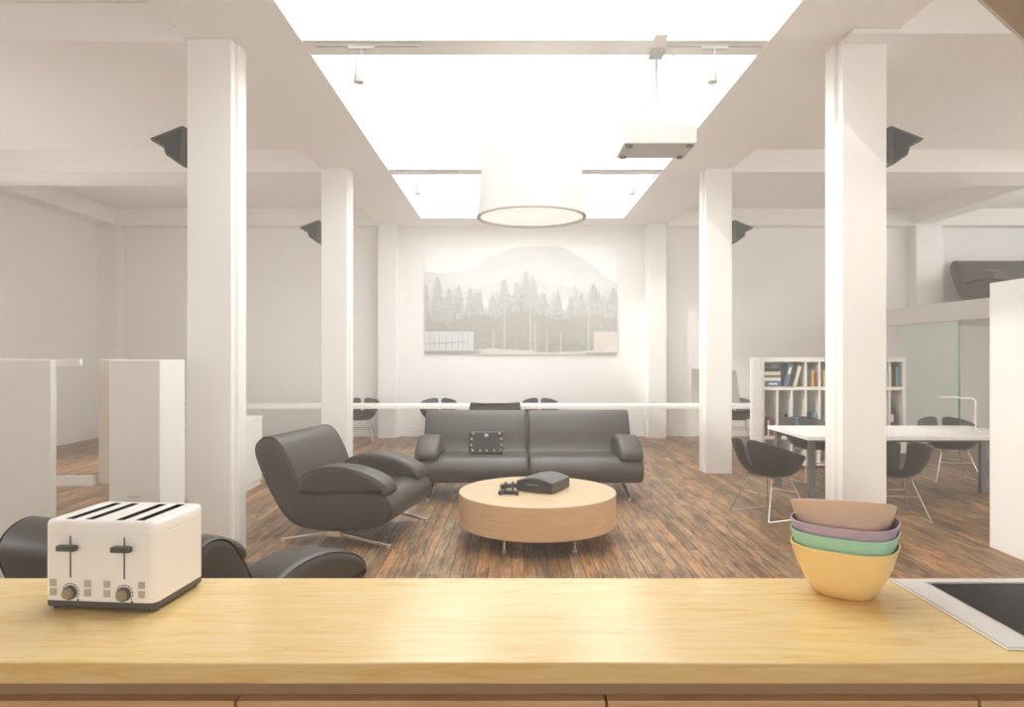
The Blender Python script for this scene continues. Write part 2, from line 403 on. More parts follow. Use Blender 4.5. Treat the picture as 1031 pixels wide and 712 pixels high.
# canopy in the top corner
dirv = Vector((1.235 - .99, 1.647 - 1.45, 0)).normalized(); nrm = Vector((dirv.y, -dirv.x, 0))
p0 = Vector((.99, 1.45, 0)) - dirv * 1.2
def cpt(a, b_): v = p0 + dirv * a + nrm * b_; return (v.x, v.y)
cn = thing('ceiling_canopy', 'taupe hanging panel with pale edge in the upper corner over the hob', 'canopy')
obj('panel', prism(B(), [cpt(0, .006), cpt(2.2, .006), cpt(2.2, .8), cpt(0, .8)], 'z', 2.40, 2.44), CANOPY, cn)
obj('edge_strip', prism(B(), [cpt(0, 0), cpt(2.2, 0), cpt(2.2, .006), cpt(0, .006)], 'z', 2.398, 2.445), COLM, cn)['label'] = 'thin pale edge strip'
bm = B()
for a, b_ in ((.3, .3), (1.9, .3)):
    bm = B(); x, y = cpt(a, b_); tube(bm, [(x, y, 2.43), (x, y, ZC if x > 2.09 else 4.6)], .006)
    obj('suspension_rod', bm, CHROME, cn)

# ------------------------------------------------------------------ forest picture on the back wall
def pic_mat(name, c0, c1, scale, zlo, zhi, mist, sx=1.0):
    m, n, l, b = nt(name)
    tc = n.new('ShaderNodeTexCoord'); mp = n.new('ShaderNodeMapping'); mp.inputs['Scale'].default_value = (sx, 1, 2.2)
    l.new(tc.outputs['Object'], mp.inputs['Vector'])
    g = n.new('ShaderNodeTexNoise'); g.inputs['Scale'].default_value = scale; g.inputs['Detail'].default_value = 6; g.inputs['Roughness'].default_value = .7
    l.new(mp.outputs['Vector'], g.inputs['Vector'])
    r = ramp(n, [(.38, c0), (.62, c1)]); l.new(g.outputs['Fac'], r.inputs['Fac'])
    sp = n.new('ShaderNodeSeparateXYZ'); l.new(tc.outputs['Object'], sp.inputs[0])
    mr = n.new('ShaderNodeMapRange'); mr.inputs['From Min'].default_value = zlo; mr.inputs['From Max'].default_value = zhi
    l.new(sp.outputs['Z'], mr.inputs['Value'])
    mx = n.new('ShaderNodeMix'); mx.data_type = 'RGBA'; l.new(mr.outputs['Result'], mx.inputs['Factor'])
    l.new(r.outputs['Color'], mx.inputs['A']); mx.inputs['B'].default_value = list(mist) + [1]
    l.new(mx.outputs['Result'], b.inputs['Base Color']); b.inputs['Roughness'].default_value = .6; b.inputs['Specular IOR Level'].default_value = .2
    return m
PSKY = plain('picture_sky', (0.87, 0.87, 0.86), .6, var=.005, scale=1, spec=.2)
PHILL = pic_mat('picture_hill', (0.654, 0.654, 0.638), (0.709, 0.709, 0.701), 3.0, 2.9, 2.2, (0.748, 0.748, 0.744))
PHILL2 = pic_mat('picture_hill_far', (0.678, 0.678, 0.666), (0.724, 0.724, 0.717), 3.0, 3.4, 2.6, (0.748, 0.748, 0.744))
PT1 = pic_mat('picture_trees_mist', (0.477, 0.477, 0.455), (0.592, 0.592, 0.578), 9, 2.1, 3.2, (0.606, 0.606, 0.592))
PT2 = pic_mat('picture_trees', (0.361, 0.354, 0.328), (0.578, 0.570, 0.556), 11, 1.9, 3.5, (0.549, 0.549, 0.528))
PT3 = pic_mat('picture_undergrowth', (0.339, 0.328, 0.289), (0.419, 0.405, 0.361), 6, 1.6, 2.4, (0.433, 0.419, 0.383), 3.0)
PTRK = plain('picture_trunks', (0.578, 0.564, 0.528), .6, var=.05, spec=.2)
PGRD = plain('picture_ground', (0.622, 0.622, 0.578), .6, var=.06, scale=8, spec=.2)
PHOU = plain('picture_house_pale', (0.636, 0.636, 0.628), .6, var=.03, scale=9, spec=.2)
PHOG = plain('picture_house_grey', (0.397, 0.390, 0.375), .6, var=.05, spec=.2)
PHOP = plain('picture_house_pink', (0.64, 0.57, 0.52), .6, var=.03, spec=.2)
PMAT = [PSKY, PHILL, PT1, PT2, PT3, PTRK, PGRD, PHOU, PHOG, PHOP, PHILL2]
def px2x(px): return (px - 515.5) / F * YB
def px2z(py): return EYE - (py - 356) / F * YB
def clip_poly(poly, x0, x1, z0, z1):
    def cl(P, f, g):
        out = []
        for i in range(len(P)):
            a, b_ = P[i - 1], P[i]
            ia, ib = f(a), f(b_)
            if ia != ib: out.append(g(a, b_))
            if ib: out.append(b_)
        return out
    def ix(x): return lambda a, b_: (x, a[1] + (b_[1] - a[1]) * (x - a[0]) / (b_[0] - a[0]))
    def iz(z): return lambda a, b_: (a[0] + (b_[0] - a[0]) * (z - a[1]) / (b_[1] - a[1]), z)
    for f, g in ((lambda p: p[0] >= x0, ix(x0)), (lambda p: p[0] <= x1, ix(x1)), (lambda p: p[1] >= z0, iz(z0)), (lambda p: p[1] <= z1, iz(z1))):
        if poly: poly = cl(poly, f, g)
    return poly
def picture_half(px0, px1, shapes, parent, name, label):
    x0, x1, z0, z1 = px2x(px0), px2x(px1), px2z(357), px2z(248)
    bm = B(); yf = YB - .02
    bx(bm, x0, x1, yf, YB, z0, z1)
    for idx, (mi, lay, poly) in enumerate(sorted(shapes, key=lambda q: q[1])):
        poly = [(px2x(a), px2z(b_)) for a, b_ in poly]
        poly = clip_poly(poly, x0, x1, z0, z1)
        if len(poly) < 3: continue
        y = yf - .00015 * (idx + 1)
        try:
            f = bm.faces.new([bm.verts.new((a, y, c)) for a, c in poly]); f.material_index = mi
        except ValueError: pass
    me = bpy.data.meshes.new(name)
    bm.normal_update()
    bmesh.ops.triangulate(bm, faces=[f for f in bm.faces if len(f.verts) > 4])
    bm.to_mesh(me); bm.free()
    for m in PMAT: me.materials.append(m)
    o = bpy.data.objects.new(name, me); C.objects.link(o); o.parent = parent; o['label'] = label
    return o
rnd = random.Random(11)
def ridge(pts, base, jag):
    out = []
    for (a, b_), (c, d) in zip(pts, pts[1:]):
        n = max(2, int((c - a) / 1.6))
        for i in range(n):
            t = i / n
            out.append((a + (c - a) * t, b_ + (d - b_) * t - (jag * rnd.random() if i % 2 else 0)))
    out.append(pts[-1])
    return out + [(pts[-1][0], base), (pts[0][0], base)]
def conifer(x, top, base, w, mi, lay, shapes):
    n = int((base - top) / 2.2); L = []; Rr = []
    for i in range(n):
        t = (i + .5) / n; ww = w * (0.10 + 0.9 * t ** .7) * (0.75 + .5 * rnd.random())
        y = top + (base - top) * t
        L.append((x - ww, y)); L.append((x - ww * (.45 + .2 * rnd.random()), y + .5))
        ww = w * (0.10 + 0.9 * t ** .7) * (0.75 + .5 * rnd.random())
        Rr.append((x + ww, y)); Rr.append((x + ww * (.45 + .2 * rnd.random()), y + .5))
    shapes.append((mi, lay, [(x, top)] + Rr + L[::-1]))
sh = []
sh.append((10, 1, ridge([(428, 274), (445, 276), (465, 273), (480, 268), (497, 258), (515, 251), (530, 247), (548, 243), (570, 250), (590, 262), (605, 275), (621, 285)], 357, 2.5)))
sh.append((1, 2, ridge([(428, 281), (450, 285), (480, 290), (505, 281), (530, 277), (560, 286), (590, 292), (621, 290)], 357, 3)))
for i in range(90):
    x = 426 + i * 2.2 + rnd.uniform(-1.5, 1.5)
    conifer(x, 300 + 10 * math.sin(i * .7) + rnd.uniform(-6, 6), 345, 5.5, 2, 3 + (i % 3) * .2, sh)
for x, t, w in ((429, 286, 9), (441, 279, 11), (452, 291, 10), (462, 288, 11), (474, 290, 9), (482, 295, 10), (496, 297, 10), (508, 281, 13), (520, 284, 12), (530, 273, 13), (536, 279, 10),
                (546, 293, 11), (560, 295, 12), (573, 297, 10), (584, 294, 11), (596, 284, 13), (607, 297, 10), (616, 288, 12)):
    conifer(x, t, 344, w, 3, 4 + (x % 5) * .15, sh)
sh.append((4, 5.2, ridge([(428, 322), (450, 326), (478, 317), (500, 321), (530, 314), (560, 321), (590, 316), (621, 320)], 353, 7)))
for x, t in ((508, 310), (534, 296), (537.5, 322), (591, 312), (549, 330), (603, 325), (497, 332), (563, 332)):
    sh.append((5, 5.5, [(x - .45, t), (x + .45, t), (x + .7, 353), (x - .7, 353)]))
sh.append((6, 5.7, ridge([(478, 353), (490, 351), (520, 352.5), (560, 353), (598, 351), (621, 352)], 357, 1)))
sh.append((8, 6.0, [(428, 331), (481, 331), (481, 334), (428, 334)]))
sh.append((7, 6.1, [(428, 334), (477, 334), (477, 353), (428, 353)]))
for x in (433, 437, 442.5, 449, 455, 461, 466, 471): sh.append((8, 6.2, [(x, 336), (x + .5, 336), (x + .5, 352), (x, 352)]))
sh.append((8, 6.2, [(428, 346), (471, 344), (471, 344.8), (428, 346.8)]))
sh.append((8, 6.3, [(428, 353.4), (486, 353.4), (482, 356), (428, 356)]))
sh.append((8, 6.0, [(594, 329), (621, 329), (621, 332), (594, 332)]))
sh.append((9, 6.1, [(596, 332), (621, 332), (621, 353), (596, 353)]))
sh.append((7, 6.2, [(606, 347), (621, 346), (621, 351), (606, 352)]))
sh.append((8, 6.3, [(588, 353), (621, 353), (621, 356.3), (588, 356.3)]))
pc = thing('forest_picture', 'wide pale picture of misty pine forest and cabins on the end wall', 'picture')
picture_half(428, 537.3, sh, pc, 'picture_panel', 'half showing the glazed cabin, slightly darker')
picture_half(537.3, 621, [(m_, l_, [(x + 1.5, y + 2) for x, y in p]) for m_, l_, p in sh], pc, 'picture_panel', 'half showing the pink cabin')

# ------------------------------------------------------------------ lounge seating
PROF = smooth_poly([(-.735, .80), (-.705, .885), (-.61, .930), (-.50, .885), (-.385, .70), (-.315, .525), (-.235, .445), (-.03, .455), (.30, .478), (.455, .455), (.535, .345),
                    (.47, .225), (.25, .160), (-.03, .138), (-.30, .160), (-.45, .250), (-.58, .44), (-.69, .66)], 5)
ARM = smooth_poly([(-.345, .50), (-.29, .605), (-.12, .675), (.10, .682), (.30, .640), (.44, .570), (.490, .505), (.45, .450), (.10, .440), (-.20, .430), (-.33, .425)], 5)
def Pw(p, w): return Vector((w, -p.x, p.y))       # local: seat faces -Y, w along X
def offset_loop(poly, d, w): return [Pw(q, w) for q in inset(poly, d)]
def lounge(name, label, cat, width, sections, loc, rz, armw, group=None):
    t = thing(name, label, cat, loc, rz, group)
    h = width / 2; step = width / sections
    for k in range(sections):
        a = -h + k * step + (0.004 if k else 0); b_ = -h + (k + 1) * step - (0.004 if k < sections - 1 else 0)
        s = obj('seat_shell', pillow(B(), PROF, a, b_, .035, Pw, 5), LEATH, t, smooth=True)
        for w in (a, b_):
            sgn = 1 if w == a else -1
            obj('piping', tube(B(), offset_loop(PROF, .006, w + sgn * .012), .006, 6, closed=True), LEATH2, s, smooth=True)
    for sx in (-1, 1):
        w1 = sx * (h + .005); w0 = sx * (h - armw)
        ar = obj('armrest', pillow(B(), ARM, min(w0, w1), max(w0, w1), .05, Pw, 6), LEATH, t, smooth=True)
        obj('piping', tube(B(), offset_loop(ARM, .008, sx * (h - .014)), .005, 6, closed=True), LEATH2, ar, smooth=True)
    lw = h - .06 if sections == 1 else h - .16
    for sx in (-1, 1):
        hub = obj('leg_bracket', bx(B(), sx * lw - .045, sx * lw + .045, -.06, .06, .085, .15), CHROME, t, bevel=.006)
        for sy in (-1, 1):
            p0 = Vector((sx * lw, sy * .04, .115)); p1 = Vector((sx * (lw + .0), sy * .50, .030))
            d = (p1 - p0); L = d.length; ang = math.atan2(d.z, abs(d.y))
            bm = B()
            prism(bm, [(sy * .04, .10), (sy * .04, .125), (sy * .50, .040), (sy * .50, .018)], 'x', sx * lw - .018, sx * lw + .018)
            lg = obj('leg', bm, CHROME, t, bevel=.004)
            obj('foot', lathe(B(), [(0, 0), (.014, 0), (.016, .012), (.010, .024), (0, .024)], 12, sx * lw, sy * .485), CHROME, lg, smooth=True)
    return t
lounge('armchair', 'black leather armchair on chrome legs between white column and sofa', 'armchair', 1.06, 1, (-1.415, 6.31, 0), R(90 - 12), .27)
lounge('armchair', 'black leather armchair half hidden behind the toaster and worktop', 'armchair', 1.06, 1, (-1.44, 3.40, 0), R(90 + 70), .27)
lounge('sofa', 'long black leather sofa facing the round coffee table', 'sofa', 2.56, 2, (.19, 8.1, 0), 0, .26)
lounge('sofa', 'black leather sofa up on the mezzanine behind the white edge', 'sofa', 2.56, 2, (9.86, 12.65, 2.52), 0, .26)

# ------------------------------------------------------------------ round coffee table
t = thing('coffee_table', 'round pale beech coffee table on four short chrome legs', 'coffee table', (.227, 6.12, 0))
obj('drum_body', lathe(B(), [(0, .145), (.694, .145), (.70, .150), (.70, .414), (.698, .416), (0, .416)], 96), BEECH, t, smooth=True)
obj('table_top', lathe(B(), [(0, .416), (.698, .416), (.70, .418), (.697, .4225), (0, .4225)], 96), BEECHT, t, smooth=True)
for sx in (-1, 1):
    for sy in (-1, 1):
        lg = obj('leg', lathe(B(), [(0, .02), (.011, .02), (.011, .145), (0, .145)], 16, sx * .29, sy * .50), CHROME, t, smooth=True)
        obj('foot', lathe(B(), [(0, 0), (.020, 0), (.022, .008), (.020, .022), (.012, .026), (0, .026)], 16, sx * .29, sy * .50), CHROME, lg, smooth=True)

# game console
BLK = plain('glossy_black_plastic', (0.022, 0.020, 0.019), 0.28, var=.1)
BLKT = plain('satin_black_plastic_lid', (0.10, 0.10, 0.10), 0.38, var=.05)
SILV = plain('silver_print', (0.5, 0.5, 0.48), .3, .6, var=.03)
yaw = math.atan2(-.16, .309)
gc = thing('game_console', 'glossy black curved-top game console lying on the coffee table', 'game console', (.285, 6.19, .4225), yaw)
w, d = .172, .20
arc = [(-w + 2 * w * i / 16, .088 + .036 * math.sin(PI * i / 16)) for i in range(17)]
obj('body', prism(B(), [(-w, .006), (w, .006)] + arc[::-1], 'y', -d, d), BLK, gc, bevel=.003)
arc2 = [(a * 1.0, z + .0015) for a, z in arc]
obj('top_cover', prism(B(), arc2 + [(a, z + .004) for a, z in arc2[::-1]], 'y', -d + .012, d), BLKT, gc, smooth=True)
obj('disc_slot', bx(B(), -.08, .05, -d - .001, -d + .004, .066, .070), SILV, gc)
def text(s, size, loc, rot, mat, parent, name='lettering', ext=.0004, align='CENTER', spacing=1.0):
    cu = bpy.data.curves.new(name, 'FONT'); cu.body = s; cu.size = size; cu.extrude = ext; cu.align_x = align; cu.align_y = 'CENTER'; cu.space_character = spacing
    tmp = bpy.data.objects.new('tmp', cu); C.objects.link(tmp)
    dg = bpy.context.evaluated_depsgraph_get(); me = bpy.data.meshes.new_from_object(tmp.evaluated_get(dg))
    bpy.data.objects.remove(tmp); me.materials.clear(); me.materials.append(mat)
    o = bpy.data.objects.new(name, me); C.objects.link(o); o.location = loc; o.rotation_euler = rot; o.parent = parent
    return o
text('PLAYSTATION 3', .026, (0.0, -.05, .1300), (0, 0, 0), SILV, gc)
obj('side_port', bx(B(), w - .004, w + .0015, -.06, .02, .045, .060), SPK2, gc)
for sx in (-1, 1):
    for sy in (-1, 1): obj('rubber_foot', lathe(B(), [(0, 0), (.012, 0), (.012, .007), (0, .007)], 10, sx * .14, sy * .16), SPK2, gc)

def gamepad(label, loc, rz):
    t = thing('game_controller', label, 'game controller', loc, rz, 'game controllers on the coffee table')
    prof = [(-.035, .022), (-.028, .030), (.028, .030), (.035, .022), (.05, .028), (.066, .022), (.078, -.005), (.080, -.045), (.068, -.055), (.056, -.045), (.040, -.018), (.020, -.022), (-.020, -.022), (-.040, -.018), (-.056, -.045), (-.068, -.055), (-.080, -.045), (-.078, -.005), (-.066, .022), (-.05, .028)]
    poly = [Vector((a * 1.0, b_ * 1.0)) for a, b_ in prof]
    obj('body', pillow(B(), poly, .002, .034, .010, lambda p, w_: Vector((p.x, p.y, w_)), 3), BLK, t, smooth=True)
    for sx in (-1, 1):
        obj('thumb_stick', lathe(B(), [(0, .032), (.006, .032), (.006, .042), (.011, .044), (.011, .049), (0, .049)], 14, sx * .030, -.008), SPK2, t, smooth=True)
    bm = B(); bx(bm, -.058, -.046, -.004 + .006, .0 + .006, .033, .037); bx(bm, -.054, -.050, -.004, .012, .033, .037)
    obj('direction_pad', bm, SPK2, t)
    bm = B()
    for a, b_ in ((.052, .014), (.052, -.004), (.043, .005), (.061, .005)): lathe(bm, [(0, .033), (.004, .033), (.004, .038), (0, .038)], 10, a, b_)
    obj('button_pad', bm, SILV, t)
    t.scale = (1.12, 1.12, 1.12)
    return t
gamepad('small black controller nearer the table edge, beside the console', (-.025, 5.955, .4225), R(-8))
gamepad('small black controller tucked against the console corner', (-.03, 6.24, .4225), R(20))

# studded case on the sofa
CASE = plain('charcoal_case_leather', (0.040, 0.035, 0.030), .5, var=.15, scale=12, bump=.3)
STUD = plain('antique_silver_stud', (0.62, 0.58, 0.50), .3, .8, var=.05)
cz = thing('studded_case', 'small dark box case with silver studs standing on the sofa seat', 'case', (-.305, 8.10, .462), R(4))
obj('body', bx(B(), -.205, .205, -.065, .065, 0, .262), CASE, cz, bevel=.018, segs=3).rotation_euler = (R(-6), 0, 0)
bm = B()
for a, b_ in ((-.165, .045), (-.075, .04), (.005, .04), (.085, .04), (.165, .045), (-.18, .105), (.18, .105), (-.175, .175), (.175, .175), (-.155, .238), (.155, .238)):
    lathe(bm, [(.014, 0), (.012, .006), (.005, .009), (0, .009)], 12, M=Matrix.Translation((a, -.065, b_)) @ Matrix.Rotation(R(90), 4, 'X'))
o = obj('stud', bm, STUD, cz, smooth=True); o.rotation_euler = (R(-6), 0, 0); o['kind'] = 'stuff'
bm = B(); tube(bm, [(-.075, .0, .260), (-.06, 0, .278), (0, 0, .286), (.06, 0, .278), (.075, 0, .260)], .008, 8)
o = obj('handle', bm, CASE, cz, smooth=True); o.rotation_euler = (R(-6), 0, 0)
o = obj('clasp', bx(B(), -.02, .02, -.072, -.062, .20, .235), STUD, cz, bevel=.003); o.rotation_euler = (R(-6), 0, 0)
o = obj('side_strap', bx(B(), .203, .212, -.03, .03, .03, .20), CASE, cz, bevel=.003); o.rotation_euler = (R(-6), 0, 0)

# ------------------------------------------------------------------ shell chairs on wire sleds
def shell_chair(label, loc, rz, group):
    t = thing('shell_chair', label, 'chair', loc, rz, group)
    NA, NS = 84, 12
    def rim(a):         # a = 0 front (-Y), PI back
        c = math.cos(a)                      # 1 front, -1 back
        k = (1 - c) / 2
        z = .60 + .085 * min(1, k * 2) ** 1.1 + .120 * max(0, (k - .5) * 2) ** 1.1
        e = 2.6
        ca, sa = math.cos(a), math.sin(a)
        q = (abs(ca) ** e + abs(sa) ** e) ** (-1 / e)
        x, y = .355 * sa * q, -.285 * ca * q
        slit = abs(a - PI)
        if slit < .32: z -= .045 * (1 - slit / .32) ** 2
        if y > 0: y *= 1.10
        return x, y, z
    bm = B(); grid = []
    for i in range(NA):
        a = 2 * PI * i / NA
        x, y, z = rim(a); row = []
        for j in range(NS):
            s = 1 - j / NS
            g = s ** .50; kz = s ** 2.1
            row.append(bm.verts.new((x * g, y * g - .02 * (1 - s), .405 + (z - .405) * kz)))
        grid.append(row)
    cen = bm.verts.new((0, -.02, .403))
    half = NA // 2
    for i in range(NA):
        i2 = (i + 1) % NA
        for j in range(NS - 1):
            if i in (half - 1, half) and j < 5: continue
            bm.faces.new((grid[i][j], grid[i2][j], grid[i2][j + 1], grid[i][j + 1]))
        bm.faces.new((grid[i][NS - 1], grid[i2][NS - 1], cen))
    loose = [v for v in bm.verts if not v.link_faces]
    bmesh.ops.delete(bm, geom=loose, context='VERTS')
    s = obj('seat_shell', bm, SHELL, t, smooth=True)
    so = s.modifiers.new('thick', 'SOLIDIFY'); so.thickness = .016; so.offset = 0
    su = s.modifiers.new('sub', 'SUBSURF'); su.levels = 1; su.render_levels = 1
    obj('seat_pad', lathe(B(), [(0, .408), (.17, .415), (.21, .432), (.20, .446), (.15, .440), (0, .432)], 28), SHELL, t, smooth=True)
    for sx in (-1, 1):
        pts = [(sx * .10, -.07, .408), (sx * .15, -.13, .40), (sx * .265, -.255, .03), (sx * .27, -.26, .010), (sx * .27, -.24, .007),
               (sx * .27, .24, .007), (sx * .27, .26, .010), (sx * .262, .255, .03), (sx * .15, .10, .40), (sx * .10, .05, .408)]
        obj('leg', tube(B(), pts, .0065, 8), WIRE, t, smooth=True)
    for q in (-.185, .165): obj('stretcher', tube(B(), [(-.205, q, .24), (.205, q, .24)], .005, 8), WIRE, t, smooth=True)
    return t
G1, G2 = 'shell chairs round the desk table', 'shell chairs along the long wall desk'
ch = shell_chair('dark shell chair with wire sled legs standing clear beside the bowls', (2.62, 6.98, 0), R(90 + 24), G1)
dup(ch, (3.83, 6.90, 0), R(180 - 8), 'dark shell chair pushed to the table just behind the big column', G1)
dup(ch, (5.74, 8.95, 0), R(-10), 'dark shell chair behind the table, its slit back beside the desk lamp', G1)
dup(ch, (3.92, 8.95, 0), R(12), 'dark shell chair behind the table in front of the bookcase', G1)
dup(ch, (-2.86, 12.86, 0), R(4), 'dark shell chair at the long desk, partly behind the column', G2)
dup(ch, (-1.39, 12.86, 0), R(0), 'dark shell chair at the long desk, behind the sofa end near armchair', G2)
dup(ch, (.53, 12.86, 0), R(0), 'dark shell chair at the long desk, under the middle of the forest picture', G2)
dup(ch, (4.24, 12.88, 0), R(-10), 'dark shell chair under the long desk between column and bookcase', G2)

# task chair back behind the sofa
tc_ = thing('office_chair', 'grey upholstered chair seen from behind, between sofa and long desk', 'chair', (-.245, 10.25, 0), PI)
prof = smooth_poly([(-.37, .52), (-.385, .75), (-.36, .925), (-.30, .935), (0, .915), (.30, .935), (.36, .925), (.385, .75), (.37, .52), (0, .50)], 5)
obj('backrest', pillow(B(), prof, .24, .32, .03, lambda p, w_: Vector((p.x, w_, p.y)), 4), LEATH, tc_, smooth=True)
obj('seat', bx(B(), -.30, .30, -.28, .24, .42, .51), LEATH, tc_, bevel=.03, segs=4)
obj('back_support', bx(B(), -.04, .04, .22, .26, .38, .60), DGREY, tc_, bevel=.005)
obj('gas_column', lathe(B(), [(0, .09), (.028, .09), (.028, .42), (0, .42)], 16), CHROME, tc_, smooth=True)
for k in range(5):
    a = 2 * PI * k / 5 + .3; c_, s_ = math.cos(a), math.sin(a)
    lg = obj('leg', tube(B(), [(0, 0, .10), (.15 * c_, .15 * s_, .09), (.29 * c_, .29 * s_, .062)], [.022, .018, .013], 10), CHROME, tc_, smooth=True)
    obj('caster', lathe(B(), [(0, -.012), (.026, -.012), (.028, 0), (.026, .012), (0, .012)], 14, M=Matrix.Translation((.29 * c_, .29 * s_, .028)) @ Matrix.Rotation(a, 4, 'Z') @ Matrix.Rotation(PI / 2, 4, 'X')), DGREY, lg, smooth=True)

# ------------------------------------------------------------------ long wall desk
t = thing('long_desk', 'very long white desk running across the room before the end wall', 'desk')
obj('desk_top', bx(B(), -5.9, 4.9, 11.9, 12.5, .685, .745), DESKW, t, bevel=.004)
for x in (-5.4, -3.2, .2, 3.7, 4.75):
    obj('leg', bx(B(), x - .03, x + .03, 12.0, 12.42, 0, .685), DESKW, t, bevel=.003)
dv = thing('desk_divider', 'pale translucent divider with slanted edge standing on the long desk', 'divider')
obj('screen_panel', prism(B(), [(3.22, .765), (4.10, .765), (4.02, 1.34), (3.22, 1.38)], 'y', 12.25, 12.262), FROST, dv)
obj('foot_rail', bx(B(), 3.22, 4.12, 12.21, 12.30, .745, .765), WHITE, dv, bevel=.003)

# ------------------------------------------------------------------ desk table on the dining side
t = thing('desk_table', 'large white table with grey legs beside the big column', 'table')
obj('table_top', bx(B(), 3.23, 5.75, 7.46, 8.63, .70, .74), DESKW, t, bevel=.003)
for x, y in ((3.42, 7.80), (3.30, 8.47), (5.58, 8.10), (5.64, 7.80)):
    obj('leg', bx(B(), x - .032, x + .032, y - .032, y + .032, 0, .70), LEGG, t, bevel=.004)
bm = B(); bx(bm, 3.3, 5.6, 8.44, 8.48, .64, .70); bx(bm, 3.42, 5.6, 7.78, 7.82, .64, .70)
obj('under_frame', bm, LEGG, t)
LAMPW = plain('white_lamp_enamel', (.88, .86, .83), .3, var=.01)
def desk_lamp(label, x, y, h, reach, g):
    t = thing('desk_lamp', label, 'desk lamp', (x, y, .74), 0, g)
    obj('base', lathe(B(), [(0, 0), (.045, 0), (.045, .008), (.012, .012), (0, .012)], 24), LAMPW, t, smooth=True)
    pts = [(0, 0, .012), (0, 0, h - .05), (-.012, 0, h - .02), (-.045, 0, h - .003), (-.09, 0, h), (-reach + .14, 0, h + .012)]
    obj('arm', tube(B(), pts, .009, 10), LAMPW, t, smooth=True)
    obj('lamp_head', bx(B(), -reach, -reach + .15, -.018, .018, h + .004, h + .020), LAMPW, t, bevel=.006, segs=3)
    return t
desk_lamp('slim white desk lamp with long horizontal arm on the white table', 5.42, 7.98, .39, .42, 'white desk lamps')
desk_lamp('slim white desk lamp half hidden by the white block', 5.70, 7.70, .335, .16, 'white desk lamps')

# ------------------------------------------------------------------ bookcase
bc = thing('bookcase', 'low wide white bookcase with narrow cubbies behind the table', 'bookcase', (0, 0, 0))
X0, X1, Y0, Y1, TT = 3.57, 5.645, 9.78, 10.24, .03
obj('side_panel', bx(B(), X0, X0 + .045, Y0, Y1, 0, 1.595), SHELFW, bc, bevel=.002)
obj('side_panel', bx(B(), X1 - .05, X1, Y0, Y1, 0, 1.595), SHELFW, bc, bevel=.002)
obj('top_panel', bx(B(), X0 + .045, X1 - .05, Y0, Y1, 1.53, 1.595), SHELFW, bc, bevel=.002)
obj('back_panel', bx(B(), X0 + .045, X1 - .05, Y1 - .012, Y1, 0, 1.53), SHELFW, bc)
SH1, SH2 = 1.125, .42
for z in (SH1, SH2, .04): obj('shelf', bx(B(), X0 + .045, X1 - .05, Y0, Y1 - .012, z, z + .045), SHELFW, bc, bevel=.002)
def dx(px): return (px - 515.5) / F * Y0
cols = [dx(783), dx(797.5), dx(811.7), dx(825.5), dx(840), dx(854), dx(868), dx(882), dx(896)]
cols = [c for c in cols if c < X1 - .12]
for i, x in enumerate(cols):
    for r_, (za, zb) in enumerate(((SH1 + .045, 1.53), (SH2 + .045, SH1), (.085, SH2))):
        if r_ == 0 and i < 2: continue
        obj('divider', bx(B(), x - .011, x + .011, Y0, Y1 - .012, za, zb), SHELFW, bc, bevel=.002)

BK = {}
def bmat(c):
    if c not in BK:
        BK[c] = plain('book_cover_%s' % ['blue', 'black', 'cream', 'brown', 'yellow', 'red', 'grey', 'teal', 'white', 'sky'][len(BK) % 10], c, .5, var=.12, scale=14)
    return BK[c]
PAGE = plain('book_pages', (.78, .74, .66), .8, var=.05, scale=60)
cb, ck, cc, cbr, cy_, cr, cg, ct, cw, cs = (.10, .17, .24), (.035, .032, .03), (.72, .66, .55), (.22, .12, .08), (.62, .50, .10), (.42, .07, .06), (.13, .14, .15), (.05, .17, .21), (.78, .77, .74), (.20, .36, .48)
for c in (cb, ck, cc, cbr, cy_, cr, cg, ct, cw, cs): bmat(c)
def book(label, x, z, th, h, dep, col, lean=0, flat=False, group='books in the bookcase'):
    """x = left edge, z = shelf top; upright unless flat (then th is height and h the width along x)"""
    t = thing('book', label, 'book', (x, Y0 + .03, z), 0, group)
    z += th * math.sin(lean) if lean else .001
    t.location.z = z
    if flat: W, H, M = h, th, Matrix.Identity(4)
    else: W, H, M = th, h, Matrix.Identity(4)
    M = Matrix.Rotation(lean, 4, 'Y')
    c = .004
    bm = B()
    if flat:
        bx(bm, 0, W, 0, dep, 0, c, M); bx(bm, 0, W, 0, dep, H - c, H, M); bx(bm, 0, W, 0, c, c, H - c, M)
        pg = bx(B(), .006, W - .004, c, dep - .006, c, H - c, M)
    else:
        bx(bm, 0, c, 0, dep, 0, H, M); bx(bm, W - c, W, 0, dep, 0, H, M); bx(bm, c, W - c, 0, c, 0, H, M)
        pg = bx(B(), c, W - c, c, dep - .006, .005, H - .005, M)
    obj('cover', bm, bmat(col), t)
    obj('pages', pg, PAGE, t)
    bm = B()
    if flat: bx(bm, W * .25, W * .75, -.001, 0, H * .35, H * .65, M)
    else: bx(bm, W * .25, W * .75, -.001, 0, H * .55, H * .85, M)
    if min(th, h) > .06: obj('title_band', bm, bmat(cw if col not in (cw, cc) else ck), t)
    return t
z1 = SH1 + .045; x1 = X0 + .05
z = z1
for lab, th, w_, col in (('thick blue book lying at the bottom of the flat pile', .085, .245, cb), ('cream book lying on the blue one in the flat pile', .045, .23, cw),
                         ('brown book lying in the middle of the flat pile', .035, .245, cbr), ('white book lying under the topmost of the flat pile', .048, .23, cc), ('black book lying on top of the flat pile', .042, .21, ck)):
    book(lab, x1 + .01, z, th, w_, .28, col, flat=True); z += th + .0015
x = dx(790)
book('wide blue book leaning beside the flat pile', x, z1 + .001, .062, .33, .26, cb, R(14))
book('black book leaning against the wide blue book', x + .070, z1 + .001, .055, .325, .26, ck, R(14))
